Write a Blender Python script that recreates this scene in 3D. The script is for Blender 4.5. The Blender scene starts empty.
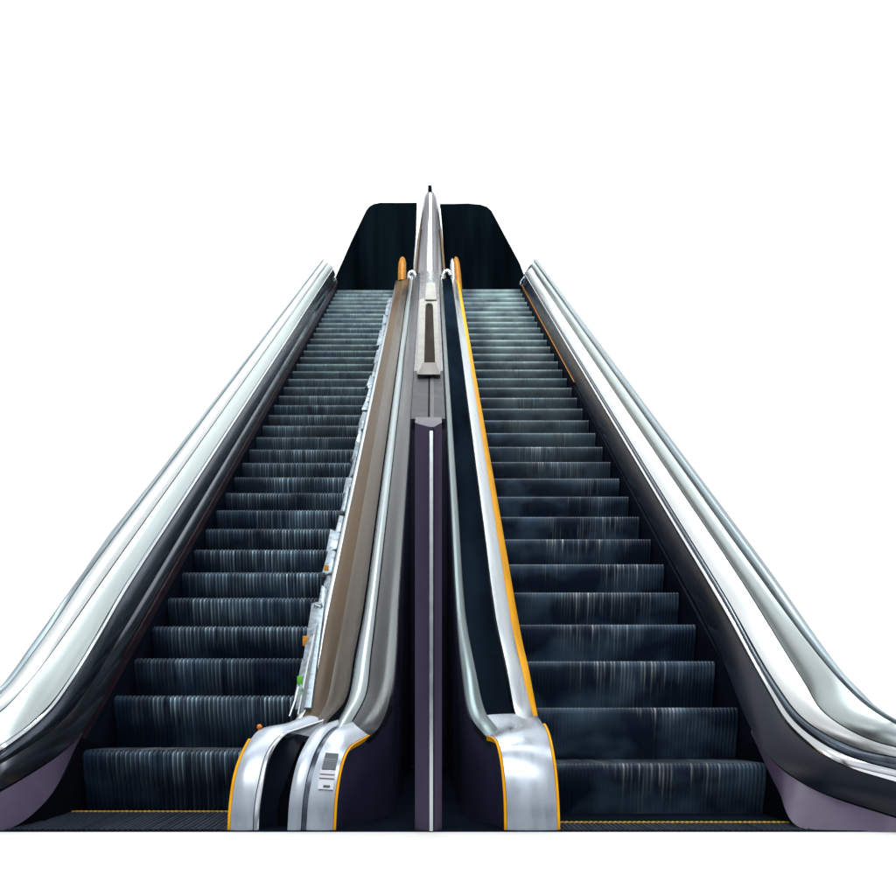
import bpy, bmesh, math, random
from mathutils import Vector, Matrix
random.seed(7)
scene = bpy.context.scene
C = scene.collection
R = math.radians

# ------------------------------------------------------------------ geometry of the place
# camera at the origin of the floor plan, eye 0.45 m up, looking along +Y; escalators climb 30 degrees
EYE, FPX, CX, HY = .45, 1034.0, 431.0, 715.0
TAN = math.tan(R(30))
def P(x, y, d):                       # a sight line at a given depth -> point in the place
    return Vector(((x - CX) * d / FPX, d, EYE - (y - HY) * d / FPX))
def S(X, h, d):                       # point on a line that climbs at 30 degrees
    return Vector((X, d, EYE - h + TAN * d))

def spline(ctrl, counts):
    """cubic Hermite through ctrl (chord parametrised); counts[i] samples on segment i"""
    n = len(ctrl)
    t = [0.0]
    for i in range(1, n):
        t.append(t[-1] + max((ctrl[i] - ctrl[i-1]).length, 1e-6) ** .5)
    m = []
    for i in range(n):
        if i == 0: m.append((ctrl[1] - ctrl[0]) / (t[1] - t[0]))
        elif i == n - 1: m.append((ctrl[-1] - ctrl[-2]) / (t[-1] - t[-2]))
        else:
            a, b = t[i] - t[i-1], t[i+1] - t[i]
            m.append(((ctrl[i] - ctrl[i-1]) / a * b + (ctrl[i+1] - ctrl[i]) / b * a) / (a + b))
    out = []
    for i in range(n - 1):
        k = counts[i] if i < len(counts) else counts[-1]
        h = t[i+1] - t[i]
        for j in range(k):
            u = j / k
            out.append((2*u**3 - 3*u**2 + 1) * ctrl[i] + (u**3 - 2*u**2 + u) * h * m[i]
                       + (-2*u**3 + 3*u**2) * ctrl[i+1] + (u**3 - u**2) * h * m[i+1])
    out.append(ctrl[-1].copy())
    return out

def link(name, me, mat, parent=None):
    o = bpy.data.objects.new(name, me)
    C.objects.link(o)
    if mat: me.materials.append(mat)
    if parent: o.parent = parent
    return o
def from_bm(name, bm, mat, parent=None, angle=35, smooth=True):
    bmesh.ops.recalc_face_normals(bm, faces=bm.faces[:])
    me = bpy.data.meshes.new(name)
    bm.to_mesh(me); bm.free()
    if smooth:
        me.shade_smooth(); me.set_sharp_from_angle(angle=R(angle))
    return link(name, me, mat, parent)

def add_slab(bm, A, B, t=.02, bulge=0.0, n=1, up=(0, -.5, .87), power=2, gap=.0012):
    up = Vector(up)
    N = len(A)
    top, bot = [], []
    for i in range(N):
        a, b = A[i], B[i]
        c = b - a
        T = (A[min(i+1, N-1)] + B[min(i+1, N-1)]) - (A[max(i-1, 0)] + B[max(i-1, 0)])
        nn = c.cross(T)
        if nn.length < 1e-9: nn = up.copy()
        nn.normalize()
        if nn.dot(up) < 0: nn = -nn
        L = max(c.length, 1e-6)
        g = min(gap / L, .2)
        rowt, rowb = [], []
        for j in range(n + 1):
            u = g + (1 - 2*g) * j / n
            off = bulge * (1 - abs(2*u - 1) ** power)
            p = a + c * u
            rowt.append(bm.verts.new(p + nn * off))
            rowb.append(p - nn * t)
        bot.append([bm.verts.new(rowb[0]), bm.verts.new(rowb[-1])])
        top.append(rowt)
    f = bm.faces.new
    for i in range(N - 1):
        for j in range(n):
            f((top[i][j], top[i][j+1], top[i+1][j+1], top[i+1][j]))
        f((bot[i][0], bot[i+1][0], bot[i+1][1], bot[i][1]))
        f((top[i][0], top[i+1][0], bot[i+1][0], bot[i][0]))
        f((top[i][n], bot[i][1], bot[i+1][1], top[i+1][n]))
    for i in (0, N - 1):
        f(top[i] + [bot[i][1], bot[i][0]])
def slab(name, A, B, mat, parent=None, **k):
    bm = bmesh.new()
    add_slab(bm, A, B, **k)
    return from_bm(name, bm, mat, parent)

def add_box(bm, lo, hi, bevel=0.0, M=None):
    r = bmesh.ops.create_cube(bm, size=1)
    vs = r['verts']
    lo, hi = Vector(lo), Vector(hi)
    for v in vs:
        v.co = Vector([lo[k] + (v.co[k] + .5) * (hi[k] - lo[k]) for k in range(3)])
    if bevel:
        es = list({e for v in vs for e in v.link_edges})
        rr = bmesh.ops.bevel(bm, geom=es, offset=bevel, segments=2, affect='EDGES', profile=.5)
        vs = list({v for f in rr['faces'] for v in f.verts} | {v for v in vs if v.is_valid})
    if M is not None:
        for v in vs: v.co = M @ v.co
    return vs
def box(name, lo, hi, mat, parent=None, bevel=0.0, M=None):
    bm = bmesh.new(); add_box(bm, lo, hi, bevel, M)
    return from_bm(name, bm, mat, parent)
def hexa(name, pts8, mat, parent=None, bevel=0.0):
    """solid from 4 front and 4 back points"""
    bm = bmesh.new()
    v = [bm.verts.new(p) for p in pts8]
    for q in ((0,1,2,3), (7,6,5,4), (0,4,5,1), (1,5,6,2), (2,6,7,3), (3,7,4,0)):
        bm.faces.new([v[i] for i in q])
    if bevel: bmesh.ops.bevel(bm, geom=bm.edges[:], offset=bevel, segments=2, affect='EDGES', profile=.5)
    return from_bm(name, bm, mat, parent)
def tube(name, pts, rad, mat, parent=None, seg=12):
    bm = bmesh.new()
    rings = []
    N = len(pts)
    for i, p in enumerate(pts):
        T = (pts[min(i+1, N-1)] - pts[max(i-1, 0)]).normalized()
        ref = Vector((1, 0, 0)) if abs(T.x) < .9 else Vector((0, 1, 0))
        a = T.cross(ref).normalized(); b = T.cross(a)
        r = rad[i] if isinstance(rad, (list, tuple)) else rad
        rings.append([bm.verts.new(p + r * (math.cos(2*math.pi*k/seg) * a + math.sin(2*math.pi*k/seg) * b)) for k in range(seg)])
    for i in range(N - 1):
        for k in range(seg):
            bm.faces.new((rings[i][k], rings[i][(k+1) % seg], rings[i+1][(k+1) % seg], rings[i+1][k]))
    bm.faces.new(rings[0]); bm.faces.new(rings[-1])
    return from_bm(name, bm, mat, parent)

# ------------------------------------------------------------------ materials
def lin(r, g, b):
    f = lambda c: (c/255/12.92) if c/255 <= .04045 else ((c/255 + .055)/1.055) ** 2.4
    return (f(r), f(g), f(b), 1)
def mat(name, col, metal=0.0, rough=.4, var=.12, nscale=(6, 1.2, 6), rvar=.12, spec=.5, bump=0.0, coat=0.0, grime=0.0, tilt=30):
    m = bpy.data.materials.new(name); m.use_nodes = True
    nt = m.node_tree; N = nt.nodes; L = nt.links
    b = N['Principled BSDF']
    geo = N.new('ShaderNodeNewGeometry')
    mp = N.new('ShaderNodeMapping'); mp.vector_type = 'TEXTURE'
    mp.inputs['Rotation'].default_value = (R(tilt), 0, 0)
    mp.inputs['Scale'].default_value = tuple(1 / k for k in nscale)
    L.new(geo.outputs['Position'], mp.inputs['Vector'])
    no = N.new('ShaderNodeTexNoise'); no.inputs['Scale'].default_value = 1; no.inputs['Detail'].default_value = 6
    L.new(mp.outputs['Vector'], no.inputs['Vector'])
    hs = N.new('ShaderNodeMapRange'); hs.inputs[1].default_value = .3; hs.inputs[2].default_value = .7
    hs.inputs[3].default_value = 1 - var; hs.inputs[4].default_value = 1 + var
    L.new(no.outputs['Fac'], hs.inputs[0])
    mul = N.new('ShaderNodeVectorMath'); mul.operation = 'SCALE'
    mul.inputs[0].default_value = col[:3]
    L.new(hs.outputs[0], mul.inputs['Scale'])
    last = mul.outputs['Vector']
    if grime:
        n2 = N.new('ShaderNodeTexNoise'); n2.inputs['Scale'].default_value = 9; n2.inputs['Detail'].default_value = 8
        n2.inputs['Roughness'].default_value = .7
        L.new(geo.outputs['Position'], n2.inputs['Vector'])
        cr = N.new('ShaderNodeMapRange'); cr.inputs[1].default_value = .55; cr.inputs[2].default_value = .8
        cr.inputs[3].default_value = 0; cr.inputs[4].default_value = grime
        L.new(n2.outputs['Fac'], cr.inputs[0])
        mx = N.new('ShaderNodeMix'); mx.data_type = 'RGBA'
        L.new(cr.outputs[0], mx.inputs['Factor']); L.new(last, mx.inputs['A'])
        mx.inputs['B'].default_value = (col[0]*.35, col[1]*.33, col[2]*.3, 1)
        last = mx.outputs['Result']
    L.new(last, b.inputs['Base Color'])
    rr = N.new('ShaderNodeMapRange'); rr.inputs[1].default_value = .3; rr.inputs[2].default_value = .7
    rr.inputs[3].default_value = max(.02, rough - rvar * rough); rr.inputs[4].default_value = rough + rvar * rough
    L.new(no.outputs['Fac'], rr.inputs[0]); L.new(rr.outputs[0], b.inputs['Roughness'])
    b.inputs['Metallic'].default_value = metal
    b.inputs['Specular IOR Level'].default_value = spec
    b.inputs['Coat Weight'].default_value = coat
    b.inputs['Coat Roughness'].default_value = .08
    if bump:
        bp = N.new('ShaderNodeBump'); bp.inputs['Strength'].default_value = bump; bp.inputs['Distance'].default_value = .004
        L.new(no.outputs['Fac'], bp.inputs['Height']); L.new(bp.outputs['Normal'], b.inputs['Normal'])
    return m

def step_mat(name, dark, light, amount, centre, width, x0, pitch, lo, hi, blo, bhi, painted_sheen, painted_haze=0, haze_col=(.20, .27, .27, 1), nose=True):
    """ribbed dark metal: the ridges are worn bright by shoes, each by its own amount, most near the nose and
    in the trodden middle of the width; the grooves stay dark; riser-foot shade, soft gloss and high-step haze are painted in"""
    m = bpy.data.materials.new(name); m.use_nodes = True
    nt = m.node_tree; N = nt.nodes; L = nt.links
    b = N['Principled BSDF']
    geo = N.new('ShaderNodeNewGeometry')
    def noise(scale, detail=3, rough=.5):
        mp = N.new('ShaderNodeMapping'); mp.inputs['Scale'].default_value = scale
        L.new(geo.outputs['Position'], mp.inputs['Vector'])
        n = N.new('ShaderNodeTexNoise'); n.inputs['Scale'].default_value = 1; n.inputs['Detail'].default_value = detail
        n.inputs['Roughness'].default_value = rough
        L.new(mp.outputs['Vector'], n.inputs['Vector']); return n.outputs['Fac']
    def rng(s, a, b_, c=0, d=1):
        r = N.new('ShaderNodeMapRange'); L.new(s, r.inputs[0])
        for i, v in enumerate((a, b_, c, d)): r.inputs[i+1].default_value = v
        return r.outputs[0]
    def mth(op, a, b_=0.0):
        n = N.new('ShaderNodeMath'); n.operation = op
        for i, v in enumerate((a, b_)):
            if isinstance(v, (int, float)): n.inputs[i].default_value = v
            else: L.new(v, n.inputs[i])
        return n.outputs[0]
    def mix(f, a, b_):
        x = N.new('ShaderNodeMix'); x.data_type = 'RGBA'; L.new(f, x.inputs['Factor'])
        for k, v in (('A', a), ('B', b_)):
            if isinstance(v, tuple): x.inputs[k].default_value = v
            else: L.new(v, x.inputs[k])
        return x.outputs['Result']
    sp = N.new('ShaderNodeSeparateXYZ'); L.new(geo.outputs['Position'], sp.inputs[0])
    tc = N.new('ShaderNodeTexCoord'); so = N.new('ShaderNodeSeparateXYZ'); L.new(tc.outputs['Object'], so.inputs[0])
    oi = N.new('ShaderNodeObjectInfo')
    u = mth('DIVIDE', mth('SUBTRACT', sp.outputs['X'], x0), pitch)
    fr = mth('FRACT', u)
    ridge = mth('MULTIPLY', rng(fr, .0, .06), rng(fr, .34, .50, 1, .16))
    wn = N.new('ShaderNodeTexWhiteNoise'); wn.noise_dimensions = '2D'
    cv = N.new('ShaderNodeCombineXYZ'); L.new(mth('FLOOR', u), cv.inputs[0]); L.new(mth('MULTIPLY', oi.outputs['Random'], 97), cv.inputs[1])
    L.new(cv.outputs[0], wn.inputs['Vector'])
    streak = mth('MULTIPLY', rng(wn.outputs['Value'], .0, 1.0, .25, 1.0), rng(noise((40, 3, 3), 2), lo, hi))
    blot = rng(noise((2.6, 2.2, 2.2), 3), blo, bhi)
    dx = mth('ABSOLUTE', mth('SUBTRACT', sp.outputs['X'], centre))
    mid = rng(dx, width * .5, width, 1, .08)
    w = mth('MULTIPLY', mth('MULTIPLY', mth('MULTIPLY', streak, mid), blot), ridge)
    if nose: w = mth('MULTIPLY', w, rng(so.outputs['Z'], -.17, -.03, .12, 1))  # nose wear, plus the riser's shading towards its foot painted into the mask
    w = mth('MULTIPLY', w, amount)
    w = mth('MULTIPLY', w, rng(sp.outputs['Z'], 2.2, 5.0, 1, .3))  # streaks weaken with height, part of the painted haze
    soft = mth('MULTIPLY', rng(noise((3.5, 1.6, 5.0), 2), .45, .68), painted_sheen)  # bluish gloss painted into the base colour as soft patches
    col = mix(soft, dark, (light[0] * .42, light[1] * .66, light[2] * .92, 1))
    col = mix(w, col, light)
    haze_noise = rng(noise((2.8, .8, 4.0), 4, .6), .22, .62)
    fm = mth('MULTIPLY', mth('MULTIPLY', haze_noise, rng(sp.outputs['Z'], 2.0, 4.6, 0, painted_haze)), rng(dx, width * .5, width * 1.1, 1, .4))  # pale haze over the high steps, painted into the colour
    L.new(mix(fm, col, haze_col), b.inputs['Base Color'])
    L.new(rng(w, 0, 1, .46, .3), b.inputs['Roughness'])
    b.inputs['Metallic'].default_value = .3
    b.inputs['Specular IOR Level'].default_value = .22
    return m

M = {}
M['silver'] = mat('brushed silver', (.50, .55, .58, 1), 1, .30, .12, (30, .6, 30), .25)
M['silver_pale'] = mat('pale satin aluminium', (.70, .73, .74, 1), .9, .36, .06, (25, .5, 25), .2)
M['silver_green'] = mat('greenish aluminium', (.54, .61, .62, 1), .95, .36, .06, (30, .5, 30), .2)
M['teal_edge'] = mat('blue grey edge metal', (.30, .37, .41, 1), .9, .38, .3, (60, .8, 60), .3)
M['chrome'] = mat('chrome', (.78, .82, .86, 1), 1, .12, .06, (12, 1, 12), .3)
M['newel'] = mat('worn newel steel', (.46, .515, .59, 1), 1, .33, .1, (14, 2, 3), .35, grime=.3)
M['dark_steel'] = mat('dark steel', (.085, .105, .135, 1), .9, .26, .3, (20, .8, 20), .3)
M['side_steel'] = mat('dull side steel', (.17, .19, .225, 1), .95, .22, .5, (5, .9, 5), .4)
M['navy_panel'] = mat('navy panel', (.007, .011, .021, 1), .0, .32, .4, (2, 1, 2), .3, spec=.25)
M['navy_violet'] = mat('violet navy cladding', (.022, .024, .052, 1), 0, .4, .4, (3, 1.5, 3), .3, spec=.1)
M['channel'] = mat('dark blue channel', (.005, .0095, .016, 1), 0, .35, .6, (3, .5, 3), .3, spec=.0)
M['black'] = mat('black recess', (.004, .005, .008, 1), 0, .6, .2, spec=.0)
M['skirt'] = mat('black skirt metal', (.004, .006, .013, 1), 0, .45, .4, spec=.02)
M['maroon'] = mat('maroon skirt edge', (.020, .007, .014, 1), .2, .4, .2)
M['lilac'] = mat('lilac painted panel', (.082, .064, .114, 1), 0, .42, .18, (4, 4, 4), .2, spec=.3, grime=.4)
M['mauve'] = mat('mauve grey paint', (.040, .037, .052, 1), 0, .45, .2, (5, 5, 5), .2, spec=.15, grime=.4)
M['purple'] = mat('purple painted column', (.046, .036, .070, 1), .1, .38, .2, (5, 5, 1), .2, spec=.2, grime=.3, tilt=0)
M['bronze'] = mat('bronze panel', (.086, .054, .030, 1), .12, .36, .4, (9, .35, 9), .25, spec=.05)
M['gold'] = mat('gold yellow strip', lin(250, 176, 4), .0, .5, .15, (20, 2, 20), .2, spec=.15, grime=.3)
M['gold_cap'] = mat('ochre cap', lin(165, 108, 38), .1, .4, .25, (20, 20, 20), .2, spec=.2)
M['rail_metal'] = mat('pale green rail metal', (.34, .40, .42, 1), .95, .3, .15, (20, .4, 20), .25)
M['bronze_grey'] = mat('grey bronze panel', (.085, .068, .052, 1), .15, .32, .4, (9, .35, 9), .3, spec=.1)
M['grey_rail'] = mat('grey steel rail', (.034, .038, .044, 1), .5, .32, .4, (20, .4, 20), .25, spec=.2)
M['grey_green'] = mat('grey green rail', (.12, .16, .17, 1), .9, .3, .2, (20, .4, 20), .25)
M['base'] = mat('dark base plate', (.006, .009, .017, 1), 0, .5, .2, spec=.0)
M['comb'] = mat('comb plate metal', (.022, .030, .046, 1), .3, .5, .3, (60, 1, 1), .3, spec=.1)
M['yellow'] = mat('yellow comb paint', lin(214, 168, 30), 0, .55, .3, (90, 20, 20), .2, grime=.8)
M['end'] = mat('black end panel', (.0022, .0048, .0072, 1), 0, .5, .7, (2.5, 1, .3), .3, spec=.0, tilt=0)
M['white_box'] = mat('off white housing', (.33, .325, .30, 1), 0, .55, .15, (8, 8, 8), .2, spec=.2, grime=.6)
M['slot'] = mat('dark slot', (.042, .034, .031, 1), 0, .6, .3, spec=.0)
M['taupe'] = mat('taupe sill', (.16, .135, .13, 1), 0, .5, .2)
M['mast'] = mat('streaked steel', (.25, .25, .265, 1), .85, .32, .45, (22, 22, .35), .3, tilt=0)
M['scrap'] = mat('scuffed plate', (.27, .33, .39, 1), .7, .38, .5, (25, 25, 25), .3, grime=.9)
M['green'] = mat('green tag', lin(96, 190, 60), 0, .5, .2, (40, 40, 40))
M['amber'] = mat('amber tag', lin(224, 150, 20), 0, .5, .3, (80, 80, 80), grime=.6)
M['orange'] = mat('orange knob', lin(226, 130, 10), 0, .3, .1)
M['label_dark'] = mat('dark label', (.075, .09, .11, 1), 0, .4, .2)
M['label_pale'] = mat('pale label', (.42, .45, .50, 1), .3, .4, .15)
M['white'] = mat('studio white', (.88, .88, .88, 1), 0, .8, .0, (1, 1, 1), 0, spec=.1)
PL, PR = .988 / 46, 1.007 / 56
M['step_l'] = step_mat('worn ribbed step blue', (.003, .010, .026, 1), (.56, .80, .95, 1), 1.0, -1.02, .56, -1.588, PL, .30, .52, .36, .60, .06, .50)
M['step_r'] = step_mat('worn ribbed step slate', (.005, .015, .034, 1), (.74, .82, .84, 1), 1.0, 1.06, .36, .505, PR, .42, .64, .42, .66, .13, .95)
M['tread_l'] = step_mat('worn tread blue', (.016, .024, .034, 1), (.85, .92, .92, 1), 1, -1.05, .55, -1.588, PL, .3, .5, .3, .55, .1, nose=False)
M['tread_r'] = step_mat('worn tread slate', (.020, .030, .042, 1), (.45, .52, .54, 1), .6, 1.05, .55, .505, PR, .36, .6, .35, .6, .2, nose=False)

def thing(name, label, cat, loc=(0, 0, 0), group=None):
    o = bpy.data.objects.new(name, None); C.objects.link(o)
    o.location = loc; o['label'] = label; o['category'] = cat
    o.empty_display_size = .2
    if group: o['group'] = group
    return o
def tag(o, label, cat, group=None):
    o['label'] = label; o['category'] = cat
    if group: o['group'] = group
    return o

# ------------------------------------------------------------------ setting
bm = bmesh.new()
prof = [(2.35, -.004), (14, -.004), (18.45, -.004)]
for i in range(1, 9):
    a = R(90 * i / 8); prof.append((18.45 + .6 * math.sin(a), -.004 + .6 * (1 - math.cos(a))))
fl = [[bm.verts.new((x, y, z)) for y, z in prof[:3]] for x in (-14, 14)]
for i in range(2): bm.faces.new((fl[0][i], fl[1][i], fl[1][i+1], fl[0][i+1]))
o = from_bm('floor', bm, M['white']); o['kind'] = 'structure'
bm = bmesh.new()
wp = prof[2:] + [(19.05, 17.0)]
wl = [[bm.verts.new((x, y, z)) for y, z in wp] for x in (-14, 14)]
for i in range(len(wp) - 1): bm.faces.new((wl[0][i], wl[1][i], wl[1][i+1], wl[0][i+1]))
o = from_bm('backdrop', bm, M['white']); o['kind'] = 'structure'

DT = 17.5
CN = [2, 3, 3, 6, 8, 8, 8, 8]
def edge(X, h, pts, dtop=DT, ds=(11, 7, 5.6)):
    return spline([S(X, h, d) for d in (dtop,) + tuple(ds)] + [P(*p) for p in pts], CN)
def drop(E, dz, dx=0, floor=0.0):
    return [Vector((p.x + dx, p.y, max(floor, p.z - dz))) for p in E]

# ------------------------------------------------------------------ steps
def make_step(X0, X1, rise, run, mat_r, mat_t, ribs, depth):
    prof_r = [(.044, -.0006), (.030, -.0012), (.018, -.004), (.008, -.010), (.002, -.020), (0, -.034), (.001, -.055), (.008, -.09), (.020, -.13), (.036, -.175), (.060, -rise - .075)]
    prof_t = [(run + .06, 0), (.20, 0), (.0455, 0)]
    W = X1 - X0; pitch = W / ribs
    xs = []
    for r in range(ribs):
        x = X0 + r * pitch
        xs += [(x + pitch * .04, 0), (x + pitch * .30, 0), (x + pitch * .42, 1), (x + pitch * .92, 1)]
    def grid(prof, nrm):
        bm = bmesh.new()
        cols = []
        for x, g in xs:
            col = []
            for i, (y, z) in enumerate(prof):
                ny, nz = nrm[i]
                k = depth * (0 if g else -1)
                col.append(bm.verts.new((x, y + ny * k, z + nz * k)))
            cols.append(col)
        for a, b in zip(cols, cols[1:]):
            for i in range(len(prof) - 1): bm.faces.new((a[i], a[i+1], b[i+1], b[i]))
        return bm
    nr = []
    for i in range(len(prof_r)):
        a = prof_r[max(i-1, 0)]; b = prof_r[min(i+1, len(prof_r)-1)]
        ty, tz = b[0]-a[0], b[1]-a[1]; l = math.hypot(ty, tz)
        nr.append((tz / l, -ty / l))
    bm = grid(prof_r, nr)
    # body behind the cleats so that a step is a solid block
    add_box(bm, (X0 + .001, .075, -rise - .075), (X1 - .001, run + .02, -depth - .006))
    me = bpy.data.meshes.new('step'); bmesh.ops.recalc_face_normals(bm, faces=bm.faces[:]); bm.to_mesh(me); bm.free()
    me.shade_smooth(); me.set_sharp_from_angle(angle=R(50)); me.materials.append(mat_r)
    bm = grid(prof_t, [(0, 1)] * 3)
    mt = bpy.data.meshes.new('tread'); bmesh.ops.recalc_face_normals(bm, faces=bm.faces[:]); bm.to_mesh(mt); bm.free()
    mt.materials.append(mat_t)
    return me, mt
def lay_steps(parent, me, mt, spots):
    proto = None
    for d, z in spots:
        if proto is None:
            s = bpy.data.objects.new('step', me); C.objects.link(s); s.parent = parent
            t = bpy.data.objects.new('tread', mt); C.objects.link(t); t.parent = s
            proto = (s, t)
        else:
            s = proto[0].copy(); C.objects.link(s); s.parent = parent
            t = proto[1].copy(); C.objects.link(t); t.parent = s
        s.location = (0, d, z)

# ================================================================== LEFT ESCALATOR
EL = thing('escalator', 'left escalator with ribbed blue black steps, bronze inner deck and jagged metal plates along it', 'escalator', (0, 0, 0), 'pair of escalators')
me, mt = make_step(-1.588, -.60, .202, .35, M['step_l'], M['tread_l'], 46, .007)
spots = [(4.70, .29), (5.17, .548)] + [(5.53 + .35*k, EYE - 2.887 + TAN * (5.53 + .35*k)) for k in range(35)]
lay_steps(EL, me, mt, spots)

L0 = edge(-1.83, 2.383, [(36, 638, 4.79), (0, 688, 4.40), (-22, 705, 4.2), (-48, 716, 4.03)])
L1 = edge(-1.815, 2.40, [(42, 640, 4.76), (2, 692, 4.36), (-20, 710, 4.17), (-45, 722, 4.02)])
L2 = edge(-1.74, 2.45, [(61, 640, 4.80), (33, 677, 4.48), (0, 712, 4.2), (-30, 728, 4.01)])
L3 = edge(-1.66, 2.534, [(75, 670, 4.72), (45, 710, 4.40), (0, 745, 4.05), (-22, 757, 3.99)])
L4 = edge(-1.652, 2.568, [(78, 675, 4.70), (47, 716, 4.40), (0, 754, 4.05), (-22, 767, 3.99)])
L5 = edge(-1.622, 2.70, [(87, 690, 4.80), (60, 723, 4.50), (0, 764, 4.05), (-22, 775, 3.99)])
L6 = edge(-1.60, 2.775, [(86, 727, 4.72), (57, 755, 4.45), (0, 790, 4.05), (-22, 801, 3.99)])
inn = (.55, -.5, .7)
slab('edge_trim', L0, L1, M['teal_edge'], EL, t=.05, bulge=.012, n=4, up=inn)
slab('handrail', L1, L2, M['silver_pale'], EL, t=.03, bulge=.016, n=8, up=inn, gap=.003)
slab('outer_deck', L2, L3, M['silver_green'], EL, t=.03, bulge=.006, n=6, up=inn, gap=.003)
slab('deck_trim', L3, L4, M['chrome'], EL, t=.02, bulge=.012, n=6, up=inn, gap=.003)
slab('side_panel', L4, L5, M['dark_steel'], EL, t=.03, bulge=.012, n=6, up=(.8, -.3, .3))
slab('lower_panel', L5, L6, M['side_steel'], EL, t=.03, bulge=.008, n=4, up=(.8, -.3, .2))
# skirt along the steps
sk_top = [S(-1.592, 2.79, d) for d in (DT, 12, 8, 6, 5, 4.72)]
sk_mid = [S(-1.590, 2.86, d) for d in (DT, 12, 8, 6, 5, 4.72)]
sk_bot = [S(-1.590, 3.25, d) for d in (DT, 12, 8, 6, 5.2, 4.9)]
slab('skirt_edge', sk_top, sk_mid, M['maroon'], EL, t=.02, up=(1, 0, 0))
slab('skirt_panel', sk_mid, [Vector((p.x, p.y, max(0, p.z))) for p in sk_bot], M['skirt'], EL, t=.02, up=(1, 0, 0))
e_top = spline([P(83, 733, 4.72), P(57, 757, 4.45), P(0, 792, 4.05), P(-22, 803, 3.99)], [8])
e_bot = spline([P(81, 737, 4.72), P(47, 800, 4.30), P(6, 830, 4.035), P(-22, 831, 4.0)], [8])
slab('entry_panel', e_top, e_bot, M['lilac'], EL, t=.03, up=(.8, -.6, 0))
k_top = [p + Vector((.004, .004, 0)) for p in e_bot]
k_bot = [Vector((p.x + .004, p.y + .004, 0)) for p in e_bot]
slab('entry_skirt', [Vector((-1.586, 5.0, .30)), Vector((-1.586, 4.72, .345)), Vector((-1.586, 4.46, .18)), Vector((-1.60, 4.30, .09)), Vector((-1.65, 4.05, .006))],
     [Vector((-1.586, 5.0, 0)), Vector((-1.586, 4.72, 0)), Vector((-1.586, 4.46, 0)), Vector((-1.60, 4.30, 0)), Vector((-1.65, 4.05, 0))], M['black'], EL, t=.006, up=(1, 0, 0))

# inner deck
def iedge(X, h, pts, dip=None):          # dip: where the rail dives under the skin of the newel
    return spline([S(X, h, d) for d in (DT, 11, 7, 5.6)] + [P(*p) for p in pts] + ([P(*dip) - Vector((0, 0, .03))] if dip else []), [2, 3, 3, 6, 8, 8, 8])
I0 = iedge(-.569, 2.75, [(321, 655, 5.25), (311, 700, 4.80), (303, 717, 4.58)], (296, 721, 4.48))
I1 = iedge(-.372, 2.68, [(354, 655, 5.15), (345, 700, 4.72), (327, 722, 4.50)], (321, 727, 4.40))
I2 = iedge(-.362, 2.675, [(356, 655, 5.15), (348, 700, 4.70), (337, 722, 4.48)], (330, 728, 4.38))
I3 = iedge(-.295, 2.66, [(371, 655, 5.12), (366, 695, 4.74), (351, 724, 4.46)], (343, 731, 4.36))
I4 = iedge(-.176, 2.62, [(396, 655, 5.05), (392, 692, 4.72), (380, 727, 4.44)], (362, 738, 4.34))
IM = [a.lerp(b, .45) + Vector((0, 0, -.016)) for a, b in zip(I0, I1)]
slab('inner_deck', I0, IM, M['bronze'], EL, t=.03, bulge=-.006, n=8, gap=0)
slab('inner_deck', IM, I1, M['bronze_grey'], EL, t=.03, bulge=-.012, n=8, gap=0)  # deck's fade to grey is put into the colour, not left to reflection
slab('deck_seam', I1, I2, M['black'], EL, t=.04, gap=0)
slab('inner_rail', I2, I3, M['rail_metal'], EL, t=.02, bulge=.020, n=8, gap=.003)
slab('rail_cover', I3, I4, M['grey_rail'], EL, t=.03, bulge=.016, n=8, gap=.003)
slab('deck_lip', [p + Vector((-.030, 0, -.004)) for p in I0], [p + Vector((-.001, 0, .003)) for p in I0], M['silver'], EL, t=.02, bulge=.006, n=3)
# wall of the inner deck that faces the steps
slab('skirt_panel', [p + Vector((-.031, 0, -.012)) for p in I0], [Vector((p.x - .033, p.y, max(0, p.z - .42))) for p in I0], M['skirt'], EL, t=.02, up=(-1, 0, 0))
# flat plate where the slope runs out, with the two newels that roll over to the floor
pa = spline([P(304, 712, 4.72), P(294, 721, 4.50), P(280, 727, 4.38)], [6])
pb = spline([P(394, 700, 4.70), P(381, 727, 4.50), P(352, 743, 4.28)], [6])
slab('newel_plate', [p - Vector((0, 0, .012)) for p in pa], [p - Vector((0.008, 0, .012)) for p in pb], M['dark_steel'], EL, t=.03, n=2)
nk = [6, 6, 6, 6, 6, 6]
A1 = spline([P(*q) for q in ((303, 716, 4.62), (287, 723, 4.46), (259, 730, 4.30), (245, 750, 4.17), (236, 775, 4.09), (231.5, 806, 4.045), (230, 831, 4.03))], nk)
A2 = spline([P(*q) for q in ((322, 720, 4.60), (298, 728, 4.40), (279, 736, 4.25), (265.5, 755, 4.15), (258, 784, 4.075), (254, 810, 4.04), (253, 831, 4.03))], nk)
n1 = slab('newel', A1, A2, M['newel'], EL, t=.03, bulge=.010, n=6, up=(0, -.8, .6))
slab('edge_strip', [p + Vector((-.014, .012, 0)) for p in A1[15:]], [p + Vector((-.001, .003, 0)) for p in A1[15:]], M['gold'], n1, t=.02, up=(-.4, -.8, .4))
slab('inner_lip', [p + Vector((.001, 0, 0)) for p in A2], [p + Vector((.022, .004, 0)) for p in A2], M['chrome'], n1, t=.02, bulge=.006, n=4, up=(0, -.8, .6))
A3 = [p + Vector((.023, .012, 0)) for p in A2]
A4 = spline([P(*q) for q in ((330, 722, 4.62), (316, 730, 4.48), (303, 742, 4.36), (293, 765, 4.26), (285, 785, 4.20), (278, 805, 4.17), (277, 828, 4.16))], nk)
slab('newel_recess', A3, A4, M['navy_panel'], EL, t=.03, bulge=-.015, n=6, up=(0, -.8, .6))
A5 = [Vector((p.x + .001, p.y + .02, p.z)) for p in A4]
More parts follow.
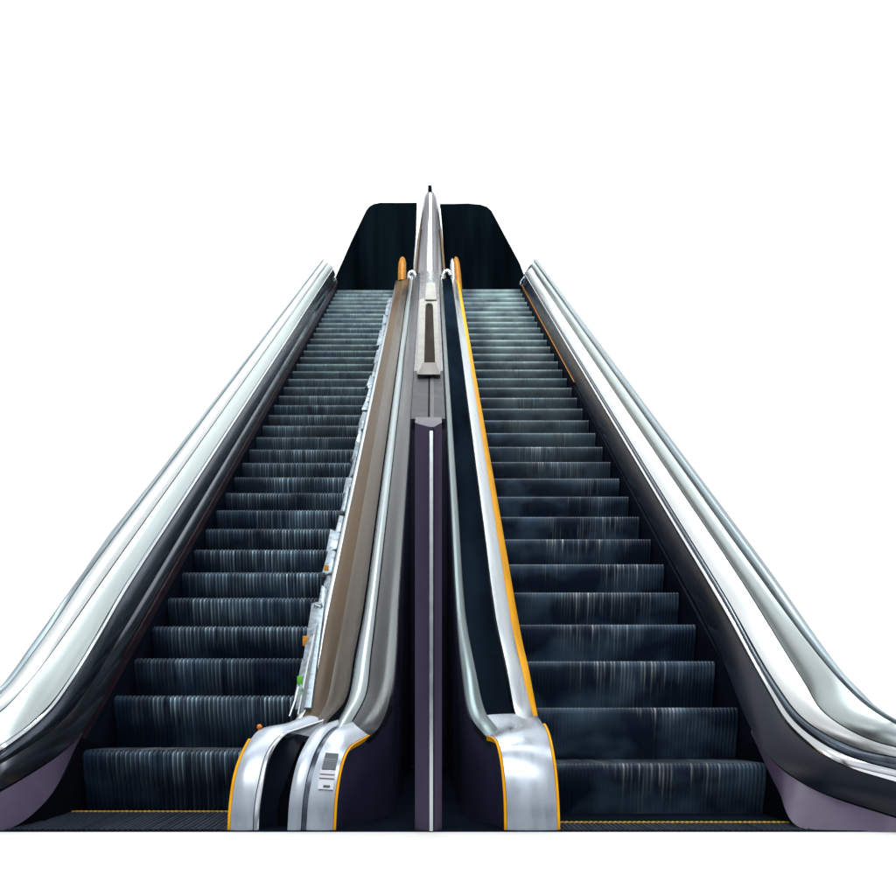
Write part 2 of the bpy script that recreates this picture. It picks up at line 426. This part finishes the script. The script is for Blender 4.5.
A6 = [Vector((p.x + .09, p.y + .05, p.z)) for p in A4]
slab('recess_wall', A5, A6, M['black'], EL, t=.02, up=(0, -.8, .6))
B1 = spline([P(*q) for q in ((336, 721, 4.52), (325, 724, 4.42), (314, 731, 4.30), (304, 746, 4.19), (296, 765, 4.11), (289.5, 797, 4.05), (287, 831, 4.03))], nk)
B2 = spline([P(*q) for q in ((348, 720, 4.52), (338, 725, 4.42), (328, 732, 4.30), (318, 746, 4.19), (310, 766, 4.11), (303.5, 797, 4.05), (301, 831, 4.03))], nk)
B3 = spline([P(*q) for q in ((353, 720, 4.52), (343, 725, 4.42), (333, 732, 4.30), (323, 746, 4.19), (315, 766, 4.11), (308.5, 797, 4.05), (306, 831, 4.03))], nk)
B4 = spline([P(*q) for q in ((386, 719, 4.58), (379, 728, 4.48), (361, 739, 4.32), (348, 748, 4.20), (340, 767, 4.10), (335, 797, 4.05), (333, 831, 4.03))], nk)
n2 = slab('newel', B3, B4, M['newel'], EL, t=.03, bulge=.008, n=6, up=(0, -.8, .6))
slab('inner_lip', B1, B2, M['newel'], n2, t=.03, bulge=.008, n=4, up=(0, -.8, .6))
slab('groove', [p + Vector((0, .008, -.004)) for p in B2], [p + Vector((0, .008, -.004)) for p in B3], M['dark_steel'], n2, t=.03, up=(0, -.8, .6), gap=0)
slab('edge_strip', [p + Vector((.001, .002, 0)) for p in B4[9:]], [p + Vector((.011, .010, 0)) for p in B4[9:]], M['gold'], n2, t=.02, up=(.4, -.8, .4))
# label plates stuck on the right newel
def plate(name, q, mat_, lift, parent, d):
    pts = [P(x, y, dd) + Vector((0, -lift, lift * .4)) for (x, y), dd in zip(q, d)]
    return hexa(name, pts + [p + Vector((0, .004, -.002)) for p in pts], mat_, parent)
pl = plate('label_plate', [(326, 754), (339, 755), (336, 771), (322, 770)], M['label_dark'], .016, n2, (4.155, 4.155, 4.10, 4.10))
for k in range(5):
    y = 760 + 2.1*k; xo = -.32*(2.1*k)
    plate('printed_line', [(325.5+xo*.8-.4, y), (337+xo*.8, y+.8), (336.8+xo*.8, y+1.5), (325.3+xo*.8-.4, y+.7)], M['label_pale'], .0185, pl, (4.135-.006*k,)*4)
pl = plate('label_plate', [(321, 771), (336, 772), (333.5, 791), (318, 790)], M['label_pale'], .016, n2, (4.10, 4.10, 4.058, 4.058))
plate('printed_line', [(320.5, 775), (335, 776), (334.9, 777), (320.3, 776)], M['taupe'], .0185, pl, (4.09,)*4)
plate('printed_line', [(319.8, 779), (334.5, 780), (334.4, 781), (319.6, 780)], M['taupe'], .0185, pl, (4.08,)*4)
plate('printed_line', [(324, 786.5), (330.5, 787), (330, 789.3), (323.5, 788.8)], M['label_dark'], .0185, pl, (4.062,)*4)
# orange knob on the left newel
bm = bmesh.new()
kc = P(259.5, 727, 4.33)
bmesh.ops.create_uvsphere(bm, u_segments=16, v_segments=10, radius=.0115, matrix=Matrix.Translation(kc))
bmesh.ops.create_cone(bm, cap_ends=True, segments=12, radius1=.006, radius2=.006, depth=.03, matrix=Matrix.Translation(kc - Vector((0, 0, .014))))
from_bm('warning_knob', bm, M['orange'], EL)
# outer walls of the inner and outer balustrade
slab('cladding', [p + Vector((.001, 0, -.006)) for p in I4[:-16]] + [p + Vector((.001, .012, -.006)) for p in B4[6:]],
     drop(I4[:-16], 4.5, .003) + [Vector((p.x + .003, p.y + .012, 0)) for p in B4[6:]], M['navy_violet'], EL, t=.02, up=(1, -.2, 0))
slab('cladding', [p + Vector((-.012, 0, -.03)) for p in L0], drop(L0, 1.35, -.014), M['navy_panel'], EL, t=.02, up=(-1, 0, 0))
slab('soffit', [S(-1.82, 3.80, d) for d in (DT, 12, 7.3, 5.9)], [S(-.20, 3.80, d) for d in (DT, 12, 7.3, 5.9)], M['skirt'], EL, t=.05, up=(0, .5, -.87))
# entry floor: base, comb plate and yellow comb
box('base_plate', (-1.86, 4.012, -.0035), (-.001, 4.99, .001), M['base'], EL)
box('base_plate', (-.20, 4.99, -.0035), (-.003, 8.85, .001), M['base'], EL)  # dark floor added to keep the gap between the escalators dark
def comb(X0, X1, d0, d1, z0, z1, pitch, parent):
    bm = bmesh.new()
    x = X0
    cols = []
    while x < X1 - pitch * .5:
        for f, g in ((0, 0), (.5, 0), (.55, 1), (.95, 1)):
            xx = x + f * pitch
            cols.append([bm.verts.new((xx, d0, z0 - .003 * g)), bm.verts.new((xx, d1, z1 - .003 * g))])
        x += pitch
    for a, b in zip(cols, cols[1:]): bm.faces.new((a[0], a[1], b[1], b[0]))
    add_box(bm, (X0, d0 + .001, .0012), (X1, d1 - .002, z0 - .004))
    pt = from_bm('comb_plate', bm, M['comb'], parent, smooth=False)
    bm = bmesh.new()
    x = X0 + .02; k = 0
    add_box(bm, (X0 + .02, d1, z1 - .012), (X1 - .02, d1 + .012, z1 + .002))
    while x < X1 - .02:
        add_box(bm, (x, d1 + .011, z1 - .010), (x + pitch * .5, d1 + .035, z1 + .0015)); x += pitch
    from_bm('comb_edge', bm, M['yellow'], pt, smooth=False)
comb(-1.655, -.80, 4.02, 4.56, .006, .024, .020, EL)

# jagged plates, tags and a bracket along the inner edge of the steps
random.seed(11)
d = 4.95
i = 0
while d < 15.5:
    ln = random.uniform(.16, .40) * (1 + .02 * d)
    out = random.uniform(.032, .066)
    a0 = S(-.600, 2.765 - .002, d); a1 = S(-.600, 2.765 - .002, d + ln)
    q = [a0, a1, a1 + Vector((-out * random.uniform(.5, 1), .0, random.uniform(-.01, .03))), a0 + Vector((-out, -.01, random.uniform(-.06, .0)))]
    up = Vector((-.25, -.45, .85)).normalized() * random.uniform(.008, .02)
    hexa('guard_plate', [p + up for p in q] + [p - up for p in q], M['scrap'], EL, bevel=.003)
    if i % 3 == 1:
        c = q[3] + up * 1.3
        bm = bmesh.new(); add_box(bm, c + Vector((-.004, -.01, -.012)), c + Vector((.028, .05, .02)), .004)
        from_bm('guard_clip', bm, M['label_dark'], EL)
    d += ln * random.uniform(1.0, 1.35); i += 1
b0, b1 = P(322, 606, 5.75), P(308, 712, 4.70)
ax = (b1 - b0)
br = [b0, b0.lerp(b1, .33), b0.lerp(b1, .66), b1]
slab('guard_bracket', [p + Vector((-.055, -.03, .01)) for p in br], [p + Vector((.018, -.03, .02)) for p in br], M['scrap'], EL, t=.03, bulge=.006, n=3)
bc = P(320.5, 608, 5.66)
tube('bracket_cap', [bc + Vector((-.030, 0, -.01)), bc + Vector((-.024, 0, .010)), bc + Vector((.004, 0, .014)), bc + Vector((.012, 0, .0))], [.010, .016, .016, .010], M['silver'], EL)
slab('guard_rod', [P(319, 612, 5.60), P(311, 655, 5.12), P(300, 712, 4.62)], [P(321, 612, 5.60), P(313.5, 655, 5.12), P(303.5, 712, 4.62)], M['label_dark'], EL, t=.01)
slab('guard_rod', [P(316, 622, 5.50), P(307, 662, 5.03), P(297, 714, 4.58)], [P(317.6, 622, 5.50), P(309, 662, 5.03), P(299, 714, 4.58)], M['chrome'], EL, t=.01)
slab('guard_blade', [P(298, 684, 4.80), P(294, 700, 4.70), P(288.5, 716, 4.58)], [P(300, 684, 4.80), P(296, 700, 4.70), P(290.3, 716, 4.58)], M['silver_pale'], EL, t=.006)
def tagbox(name, x0, y0, x1, y1, d, m):
    a, b = P(x0, y1, d), P(x1, y0, d)
    box(name, (a.x, d, a.z), (b.x, d + .02, b.z), m, EL, bevel=.003)
tagbox('green_tag', 297, 676, 302.5, 684, 4.79, M['green'])
tagbox('amber_tag', 302.5, 636, 308.5, 646, 5.3, M['amber'])
tagbox('amber_tag', 324, 565, 328.5, 570.5, 6.2, M['amber'])
# caps at the upper end
tube('end_cap', [P(402, 281, DT), P(402, 272, DT), P(402.3, 263, DT), P(402.5, 258.5, DT), P(402.5, 256.8, DT)], [.070, .070, .064, .042, .01], M['gold_cap'], EL)
tube('rail_end', spline([P(416, 300, 17.4), P(415.8, 279, 17.4), P(413, 271.5, 17.4), P(409.5, 273, 17.4), P(409, 281, 17.4)], [5]), .028, M['chrome'], EL)
tube('rail_end', spline([P(336, 283, 17.5), P(335.5, 280, 17.4), P(331, 272, 17.4), P(324, 264.5, 17.5), P(319, 265, 17.6)], [5]), .022, M['chrome'], EL)

# ================================================================== RIGHT ESCALATOR
ER = thing('escalator', 'right escalator with plain slate steps and a yellow edged silver inner deck', 'escalator', (0, 0, 0), 'pair of escalators')
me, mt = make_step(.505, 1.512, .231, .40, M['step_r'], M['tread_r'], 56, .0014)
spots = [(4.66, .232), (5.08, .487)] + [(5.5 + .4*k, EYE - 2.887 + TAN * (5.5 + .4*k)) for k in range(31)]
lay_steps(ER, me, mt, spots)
R0 = edge(1.76, 2.378, [(840, 669, 4.45), (869, 700, 4.24), (896, 719, 4.05), (922, 730, 3.98)])
R1 = edge(1.738, 2.425, [(832, 671, 4.48), (863, 702, 4.26), (893, 722, 4.05), (920, 734, 3.98)])
R2 = edge(1.69, 2.519, [(803, 680, 4.65), (825, 713, 4.38), (869, 739, 4.13), (918, 752, 3.98)])
R3 = edge(1.60, 2.60, [(776, 684, 4.75), (806, 721, 4.45), (856, 748, 4.18), (915, 761, 3.98)])
R4 = edge(1.575, 2.655, [(765, 687, 4.80), (791, 729, 4.5), (838, 763, 4.2), (912, 787, 3.98)])
R5 = edge(1.532, 2.825, [(751, 729, 4.72), (769, 757, 4.5), (815, 789, 4.25), (912, 822, 3.98)])
inn = (-.55, -.5, .7)
slab('edge_trim', R0, R1, M['teal_edge'], ER, t=.05, bulge=.010, n=4, up=inn)
slab('handrail', R1, R2, M['silver_green'], ER, t=.03, bulge=.016, n=8, up=inn, gap=.003)
slab('outer_deck', R2, R3, M['silver_pale'], ER, t=.03, bulge=.006, n=6, up=inn, gap=.003)
RM = [a.lerp(b, .5) for a, b in zip(R3, R4)]
slab('deck_trim', R3, RM, M['dark_steel'], ER, t=.02, bulge=.010, n=5, up=inn, gap=.003)
slab('deck_trim', RM, R4, M['chrome'], ER, t=.02, bulge=.008, n=5, up=inn, gap=.002)
slab('side_panel', R4, R5, M['navy_panel'], ER, t=.03, bulge=.010, n=6, up=(-.8, -.3, .3))
slab('trim_line', [p + Vector((-.004, -.004, .004)) for p in R5[:3]], [p + Vector((-.016, -.006, .016)) for p in R5[:3]], M['gold_cap'], ER, t=.008, up=(-.8, -.3, .3), gap=0)
sk_top = [S(1.520, 2.84, d) for d in (DT, 12, 8, 6, 5, 4.72)]
sk_bot = [S(1.516, 3.25, d) for d in (DT, 12, 8, 6, 5.2, 4.9)]
slab('skirt_panel', sk_top, [Vector((p.x, p.y, max(0, p.z))) for p in sk_bot], M['skirt'], ER, t=.02, up=(-1, 0, 0))
e_top = spline([P(751, 730, 4.72), P(769, 758, 4.5), P(815, 790, 4.25), P(912, 823, 3.985)], [8])
e_bot = spline([P(751, 733, 4.72), P(777, 788, 4.42), P(805, 830, 4.06), P(912, 832, 3.99)], [8])
slab('entry_panel', e_top, e_bot, M['lilac'], ER, t=.03, up=(-.8, -.6, 0))
kt = [Vector((1.513, 5.0, .30)), Vector((1.513, 4.72, .35)), Vector((1.505, 4.55, .22)), Vector((1.49, 4.36, .10)), Vector((1.46, 4.07, .004))]
slab('entry_skirt', kt, [Vector((p.x, p.y, 0)) for p in kt], M['black'], ER, t=.006, up=(-1, 0, 0))
# inner deck
J0 = iedge(.138, 2.66, [(462, 670, 4.90), (470, 716, 4.50), (482, 733, 4.34)], (497, 741, 4.23))
J1 = iedge(.188, 2.68, [(476, 670, 4.90), (486, 712, 4.55), (497, 727, 4.40)], (508, 737, 4.30))
J2 = iedge(.342, 2.70, [(505, 670, 4.98), (513, 712, 4.66), (519, 723, 4.50)], (523, 730, 4.38))
J2b = iedge(.350, 2.70, [(507, 670, 4.98), (515, 712, 4.66), (521, 723, 4.50)])
J3 = iedge(.437, 2.735, [(522, 670, 5.04), (530, 704, 4.78), (534, 717, 4.65)])
J4 = iedge(.488, 2.80, [(529, 670, 5.10), (535, 702, 4.88), (538, 717, 4.74)])
slab('rail_cover', J0, J1, M['grey_green'], ER, t=.03, bulge=.010, n=6, gap=.003)
slab('dark_channel', [p + Vector((0, .004, -.012)) for p in J1], [p + Vector((0, .004, -.012)) for p in J2], M['channel'], ER, t=.03, bulge=-.012, n=6)
slab('inner_rail', J2b, J3, M['silver'], ER, t=.03, bulge=.008, n=6, gap=.002)
slab('edge_strip', J3, J4, M['gold'], ER, t=.02, bulge=.004, n=4)
slab('skirt_panel', [p + Vector((.001, 0, -.006)) for p in J4], [Vector((p.x + .003, p.y, max(0, p.z - .36))) for p in J4], M['skirt'], ER, t=.02, up=(1, 0, 0))
D1 = spline([P(*q) for q in ((470, 717, 4.52), (481, 733, 4.36), (496, 739, 4.22), (501, 752, 4.13), (504.5, 775, 4.07), (506.5, 803, 4.04), (507, 831, 4.03))], nk)
D2 = spline([P(*q) for q in ((537, 715, 4.72), (541, 721, 4.52), (546, 730, 4.34), (550, 745, 4.20), (554, 770, 4.10), (556.5, 802, 4.045), (557.5, 831, 4.03))], nk)
n3 = slab('newel', D1, D2, M['newel'], ER, t=.03, bulge=.010, n=8, up=(0, -.8, .6))
slab('edge_strip', [p + Vector((-.011, .010, 0)) for p in D1[9:]], [p + Vector((-.001, .002, 0)) for p in D1[9:]], M['gold'], n3, t=.02, up=(-.4, -.8, .4))
slab('edge_strip', [p + Vector((.001, .002, 0)) for p in D2[8:]], [p + Vector((.013, .010, 0)) for p in D2[8:]], M['gold'], n3, t=.02, up=(.4, -.8, .4))
slab('skirt_panel', [p + Vector((.002, .014, -.004)) for p in D2], [Vector((p.x + .003, p.y + .014, 0)) for p in D2], M['skirt'], ER, t=.02, up=(1, 0, 0))
slab('cladding', [p + Vector((-.001, 0, -.006)) for p in J0[:-16]] + [p + Vector((-.001, .012, -.006)) for p in D1[6:]],
     drop(J0[:-16], 4.5, -.003) + [Vector((p.x - .003, p.y + .012, 0)) for p in D1[6:]], M['navy_violet'], ER, t=.02, up=(-1, -.2, 0))
slab('cladding', [p + Vector((.012, 0, -.03)) for p in R0], drop(R0, 1.35, .014), M['navy_panel'], ER, t=.02, up=(1, 0, 0))
slab('soffit', [S(.16, 3.80, d) for d in (DT, 12, 7.3, 5.9)], [S(1.75, 3.80, d) for d in (DT, 12, 7.3, 5.9)], M['skirt'], ER, t=.05, up=(0, .5, -.87))
box('base_plate', (.001, 4.012, -.0035), (1.86, 4.99, .001), M['base'], ER)
box('base_plate', (.003, 4.99, -.0035), (.16, 8.85, .001), M['base'], ER)  # dark floor added on this side of the gap as well
comb(.50, 1.50, 4.02, 4.27, .004, .006, .020, ER)
tube('end_cap', [P(459.5, 300, DT), P(457.8, 275, DT), P(456.8, 264, DT), P(456, 258.8, DT), P(455.8, 256.8, DT)], [.062, .056, .050, .038, .008], M['gold_cap'], ER)
tube('end_cap', [P(454.5, 300, DT-.03), P(453.2, 275, DT-.03), P(452.6, 264, DT-.03), P(452.4, 260, DT-.03), P(452.4, 258.5, DT-.03)], [.045, .042, .038, .028, .008], M['silver'], ER)
tube('rail_end', spline([P(442.5, 300, 17.4), P(442.5, 280, 17.4), P(444.5, 272, 17.4), P(448, 270.5, 17.4), P(450.5, 275, 17.4)], [5]), .028, M['chrome'], ER)
tube('rail_end', spline([P(520.5, 285, 17.4), P(521, 282, 17.4), P(526, 275, 17.4), P(531, 266, 17.5), P(536, 263.5, 17.6), P(540, 268, 17.6)], [5]), .022, M['dark_steel'], ER)

# ================================================================== BETWEEN THE ESCALATORS
col = thing('divider_column', 'slim dark purple column with a bright vertical strip, standing between the escalators', 'column', (0, 4.1, 0))
def local(o): o.matrix_parent_inverse = o.parent.matrix_world.inverted() if False else Matrix.Translation(-o.parent.location); return o
bm = bmesh.new()
xs = [(-.0625, 4.038), (-.046, 4.024), (-.008, 4.012), (.012, 4.012), (.030, 4.024), (.0425, 4.038)]
ztop = [1.592, 1.582, 1.568, 1.568, 1.582, 1.592]
bot = [bm.verts.new((x, y, 0)) for x, y in xs] + [bm.verts.new((.0425, 4.20, 0)), bm.verts.new((-.0625, 4.20, 0))]
top = [bm.verts.new((x, y, z)) for (x, y), z in zip(xs, ztop)] + [bm.verts.new((.0425, 4.20, 1.66)), bm.verts.new((-.0625, 4.20, 1.66))]
n = len(bot)
for i in range(n): bm.faces.new((bot[i], bot[(i+1) % n], top[(i+1) % n], top[i]))
bm.faces.new(top); bm.faces.new(bot)
local(from_bm('shaft', bm, M['purple'], col))
local(box('trim_strip', (-.0065, 3.999, 0), (.0085, 4.010, 1.55), M['silver_green'], col, bevel=.003))
local(box('seam', (.0095, 4.0085, 0), (.0125, 4.0118, 1.56), M['black'], col))

cov = thing('divider_cover', 'lilac sloping cover filling the gap between the escalators, seamed down its middle', 'cover', (0, 8.3, EYE - 2.56 + TAN*8.3 - .25))
A = [S(-.172, 2.545, d) for d in (10.4, 9.6, 8.75)]; B = [S(.122, 2.545, d) for d in (10.4, 9.6, 8.75)]
local(slab('panel', A, B, M['mauve'], cov, t=.03))
A = [S(-.172, 2.545, d) for d in (17.2, 14, 10.405)]; B = [S(.122, 2.545, d) for d in (17.2, 14, 10.405)]
local(slab('upper_panel', A, B, M['mast'], cov, t=.03))
local(box('valley_blocker', (-.1745, 8.86, .002), (.1365, 8.90, 2.975), M['navy_violet'], cov))  # wall added to close off the gap and keep it dark
A = [S(-.026, 2.541, d) for d in (10.4, 9.4, 8.73)]; B = [S(-.012, 2.541, d) for d in (10.4, 9.4, 8.73)]
local(slab('seam', A, B, M['black'], cov, t=.003))
A = [S(-.006, 2.535, d) for d in (10.4, 9.4, 8.73)]; B = [S(.028, 2.535, d) for d in (10.4, 9.4, 8.73)]
local(slab('trim_strip', A, B, M['grey_rail'], cov, t=.008))

def py(x, y):                                   # the housing leans back up the slope between depth 10 and 13
    return P(x, y, 10.1 + (375 - y) / 75 * 2.6)
hs = thing('arched_housing', 'off white arched housing with a tall dark slot, above the lilac cover', 'housing', tuple(py(429, 375)))
def ucurve(xl0, xl1, xr1, xr0, yb, yt, rr):
    pts = [py(xl0 + (xl1 - xl0) * k / 4, yb + (yt + rr - yb) * k / 4) for k in range(5)]
    cx = (xl1 + xr1) / 2; hw = (xr1 - xl1) / 2
    for k in range(1, 8):
        a = math.pi - math.pi * k / 8
        pts.append(py(cx + hw * math.copysign(abs(math.cos(a)) ** .7, math.cos(a)), yt + rr - rr * abs(math.sin(a)) ** .7))
    return pts + [py(xr0 + (xr1 - xr0) * k / 4, yb + (yt + rr - yb) * k / 4) for k in range(4, -1, -1)]
local(slab('arch_frame', ucurve(417, 419.5, 437.5, 440.5, 374, 298, 4), ucurve(424, 425.5, 433, 435.5, 374, 303, 4), M['white_box'], hs, t=.20, up=(0, -1, .2), n=2, bulge=.01))
sl = [py(423.5, 366) + Vector((0, .05, 0)), py(436.5, 366) + Vector((0, .05, 0)), py(434, 302) + Vector((0, .05, 0)), py(425, 302) + Vector((0, .05, 0))]
local(hexa('slot_panel', sl + [p + Vector((0, .1, 0)) for p in sl], M['slot'], hs))
sl = [py(417.5, 375), py(440.5, 375), py(437, 363), py(422, 363)]
sl = [p + Vector((0, -.02, 0)) for p in sl]
local(hexa('sill', sl + [p + Vector((0, .18, 0)) for p in sl], M['taupe'], hs, bevel=.01))
sl = [py(424.5, 301), py(437, 301), py(435.5, 284), py(426, 284)]
sl = [p + Vector((0, -.05, 0)) for p in sl]
local(hexa('cap_block', sl + [p + Vector((0, .25, 0)) for p in sl], M['white_box'], hs, bevel=.02))

col['kind'] = 'thing'
ms = thing('mast', 'tapering streaked steel mast with a small black tip, between the two dark panels', 'mast', tuple(P(430, 330, 17.9)))
def ring(y, xl, xr, d):
    w = xr - xl
    pts = [P(xl, y, d + .08), P(xl + .10*w, y, d + .02), P(xl + .42*w, y, d - .05), P(xl + .58*w, y, d - .05), P(xl + .90*w, y, d + .02), P(xr, y, d + .08)]
    return pts + [P(xr - .1*w, y, d + .22), P(xl + .1*w, y, d + .22)]
bm = bmesh.new()
rows = [ring(330, 410, 451, 17.9), ring(290, 413, 447, 17.9), ring(240, 417.5, 442.5, 17.9), ring(212, 422, 439, 17.9), ring(197, 424.6, 436.2, 17.9), ring(192, 427, 433.5, 17.9)]
rv = [[bm.verts.new(p) for p in r] for r in rows]
for a, b in zip(rv, rv[1:]):
    for k in range(8): bm.faces.new((a[k], a[(k+1) % 8], b[(k+1) % 8], b[k]))
bm.faces.new(rv[0]); bm.faces.new(rv[-1])
local(from_bm('mast_body', bm, M['mast'], ms, angle=20))
st = [P(428.4, 330, 17.83), P(433.0, 330, 17.83), P(431.8, 193, 17.83), P(429.2, 193, 17.83)]
local(hexa('centre_strip', st + [p + Vector((0, .06, 0)) for p in st], M['silver_green'], ms, bevel=.004))
for x0, x1, x2, x3 in ((444.6, 447.0, 440.0, 441.6), (413.0, 414.6, 419.6, 420.6)):
    st = [P(x0, 290, 17.88), P(x1, 290, 17.88), P(x3, 228, 17.90), P(x2, 228, 17.90)]
    local(hexa('side_trim', st + [p + Vector((0, .05, 0)) for p in st], M['bronze'], ms))
st = [P(427.9, 191.5, 17.9), P(432.2, 191.5, 17.9), P(431.6, 185, 17.9), P(428.1, 185, 17.9)]
local(hexa('mast_tip', st + [p + Vector((0, .07, 0)) for p in st], M['black'], ms, bevel=.008))

def end_panel(label, outline, d):
    o = bmesh.new()
    f = [o.verts.new(P(x, y, d)) for x, y in outline]; b = [o.verts.new(P(x, y, d) + Vector((0, .14, 0))) for x, y in outline]
    n = len(f)
    o.faces.new(f); o.faces.new(b[::-1])
    for i in range(n): o.faces.new((f[i], f[(i+1) % n], b[(i+1) % n], b[i]))
    bmesh.ops.bevel(o, geom=[e for e in o.edges if all(abs(v.co.y - d) < 1e-4 for v in e.verts)], offset=.012, segments=2, affect='EDGES')
    return tag(from_bm('end_panel', o, M['end'], None, angle=30), label, 'panel', 'dark panels at the top of the escalators')
end_panel('black panel with a slanted left side, at the top of the left escalator',
          [(329, 292), (333, 283), (352, 240), (366, 210.5), (369.5, 206), (374, 203.6), (380, 202.7), (416.8, 202.3), (416.0, 230), (413.5, 260), (412.5, 300), (329, 300)], 18.15)
end_panel('black panel with a slanted right side, at the top of the right escalator',
          [(441, 205.5), (440, 203.6), (468, 203.4), (480, 204.2), (487, 206.5), (491.5, 210.5), (506, 238), (520, 264), (526, 280), (527, 300), (447.5, 300), (446, 275), (443.5, 245)], 18.15)

# ------------------------------------------------------------------ light
w = bpy.data.worlds.new('World'); scene.world = w; w.use_nodes = True
nt = w.node_tree; bg = nt.nodes['Background']
tc = nt.nodes.new('ShaderNodeTexCoord'); sp = nt.nodes.new('ShaderNodeSeparateXYZ')
nt.links.new(tc.outputs['Generated'], sp.inputs[0])
rp = nt.nodes.new('ShaderNodeValToRGB')
mr = nt.nodes.new('ShaderNodeMapRange'); mr.inputs[1].default_value = -1; mr.inputs[2].default_value = 1
nt.links.new(sp.outputs['Z'], mr.inputs[0]); nt.links.new(mr.outputs[0], rp.inputs['Fac'])
el = rp.color_ramp.elements
el[0].position = 0; el[0].color = (.10, .11, .14, 1)
el[1].position = 1; el[1].color = (.80, .86, .88, 1)
for p, c in ((.48, (.12, .13, .17, 1)), (.56, (.34, .36, .42, 1)), (.68, (.9, .93, .95, 1)), (.85, (1, 1, 1, 1))):
    e = el.new(p); e.color = c
nt.links.new(rp.outputs['Color'], bg.inputs['Color'])
bg.inputs['Strength'].default_value = .80
def area(name, loc, target, sx, sy, power, col=(1, 1, 1)):
    l = bpy.data.lights.new(name, 'AREA'); l.shape = 'RECTANGLE'; l.size = sx; l.size_y = sy; l.energy = power; l.color = col
    o = bpy.data.objects.new(name, l); C.objects.link(o); o.location = loc
    o.rotation_euler = (Vector(target) - Vector(loc)).to_track_quat('-Z', 'Y').to_euler()
    return o
area('backdrop_fill', (0, 8, 18.5), (0, 19, 8), 22, 4, 1460)  # three area lights added to wash the backdrop white
area('backdrop_fill', (-13, 9, 4), (-7, 19, 3.5), 4, 7, 590)
area('backdrop_fill', (13, 9, 4), (7, 19, 3.5), 4, 7, 590)
area('floor_fill', (0, 1.0, 5.5), (0, 3.0, 0), 5, 2, 150)  # added light that lifts the front floor to white
area('upper_steps_fill', (0, 11.5, 11.5), (0, 15.5, 6.4), 3.0, 1.0, 640, (.92, 1, .98))  # added light without a fixture, brightens the upper steps

# ------------------------------------------------------------------ camera
cam = bpy.data.cameras.new('Camera'); co = bpy.data.objects.new('Camera', cam); C.objects.link(co)
co.location = (0, 0, EYE); co.rotation_euler = (R(90), 0, 0)
cam.sensor_width = 36; cam.lens = 36 * FPX / 896
cam.shift_x = (448 - CX) / 896; cam.shift_y = (HY - 448) / 896
cam.clip_end = 200; cam.clip_start = .05
scene.camera = co
scene.view_settings.view_transform = 'Standard'; scene.view_settings.look = 'None'
scene.view_settings.exposure = 0; scene.view_settings.gamma = 1
scene.cycles.use_denoising = True
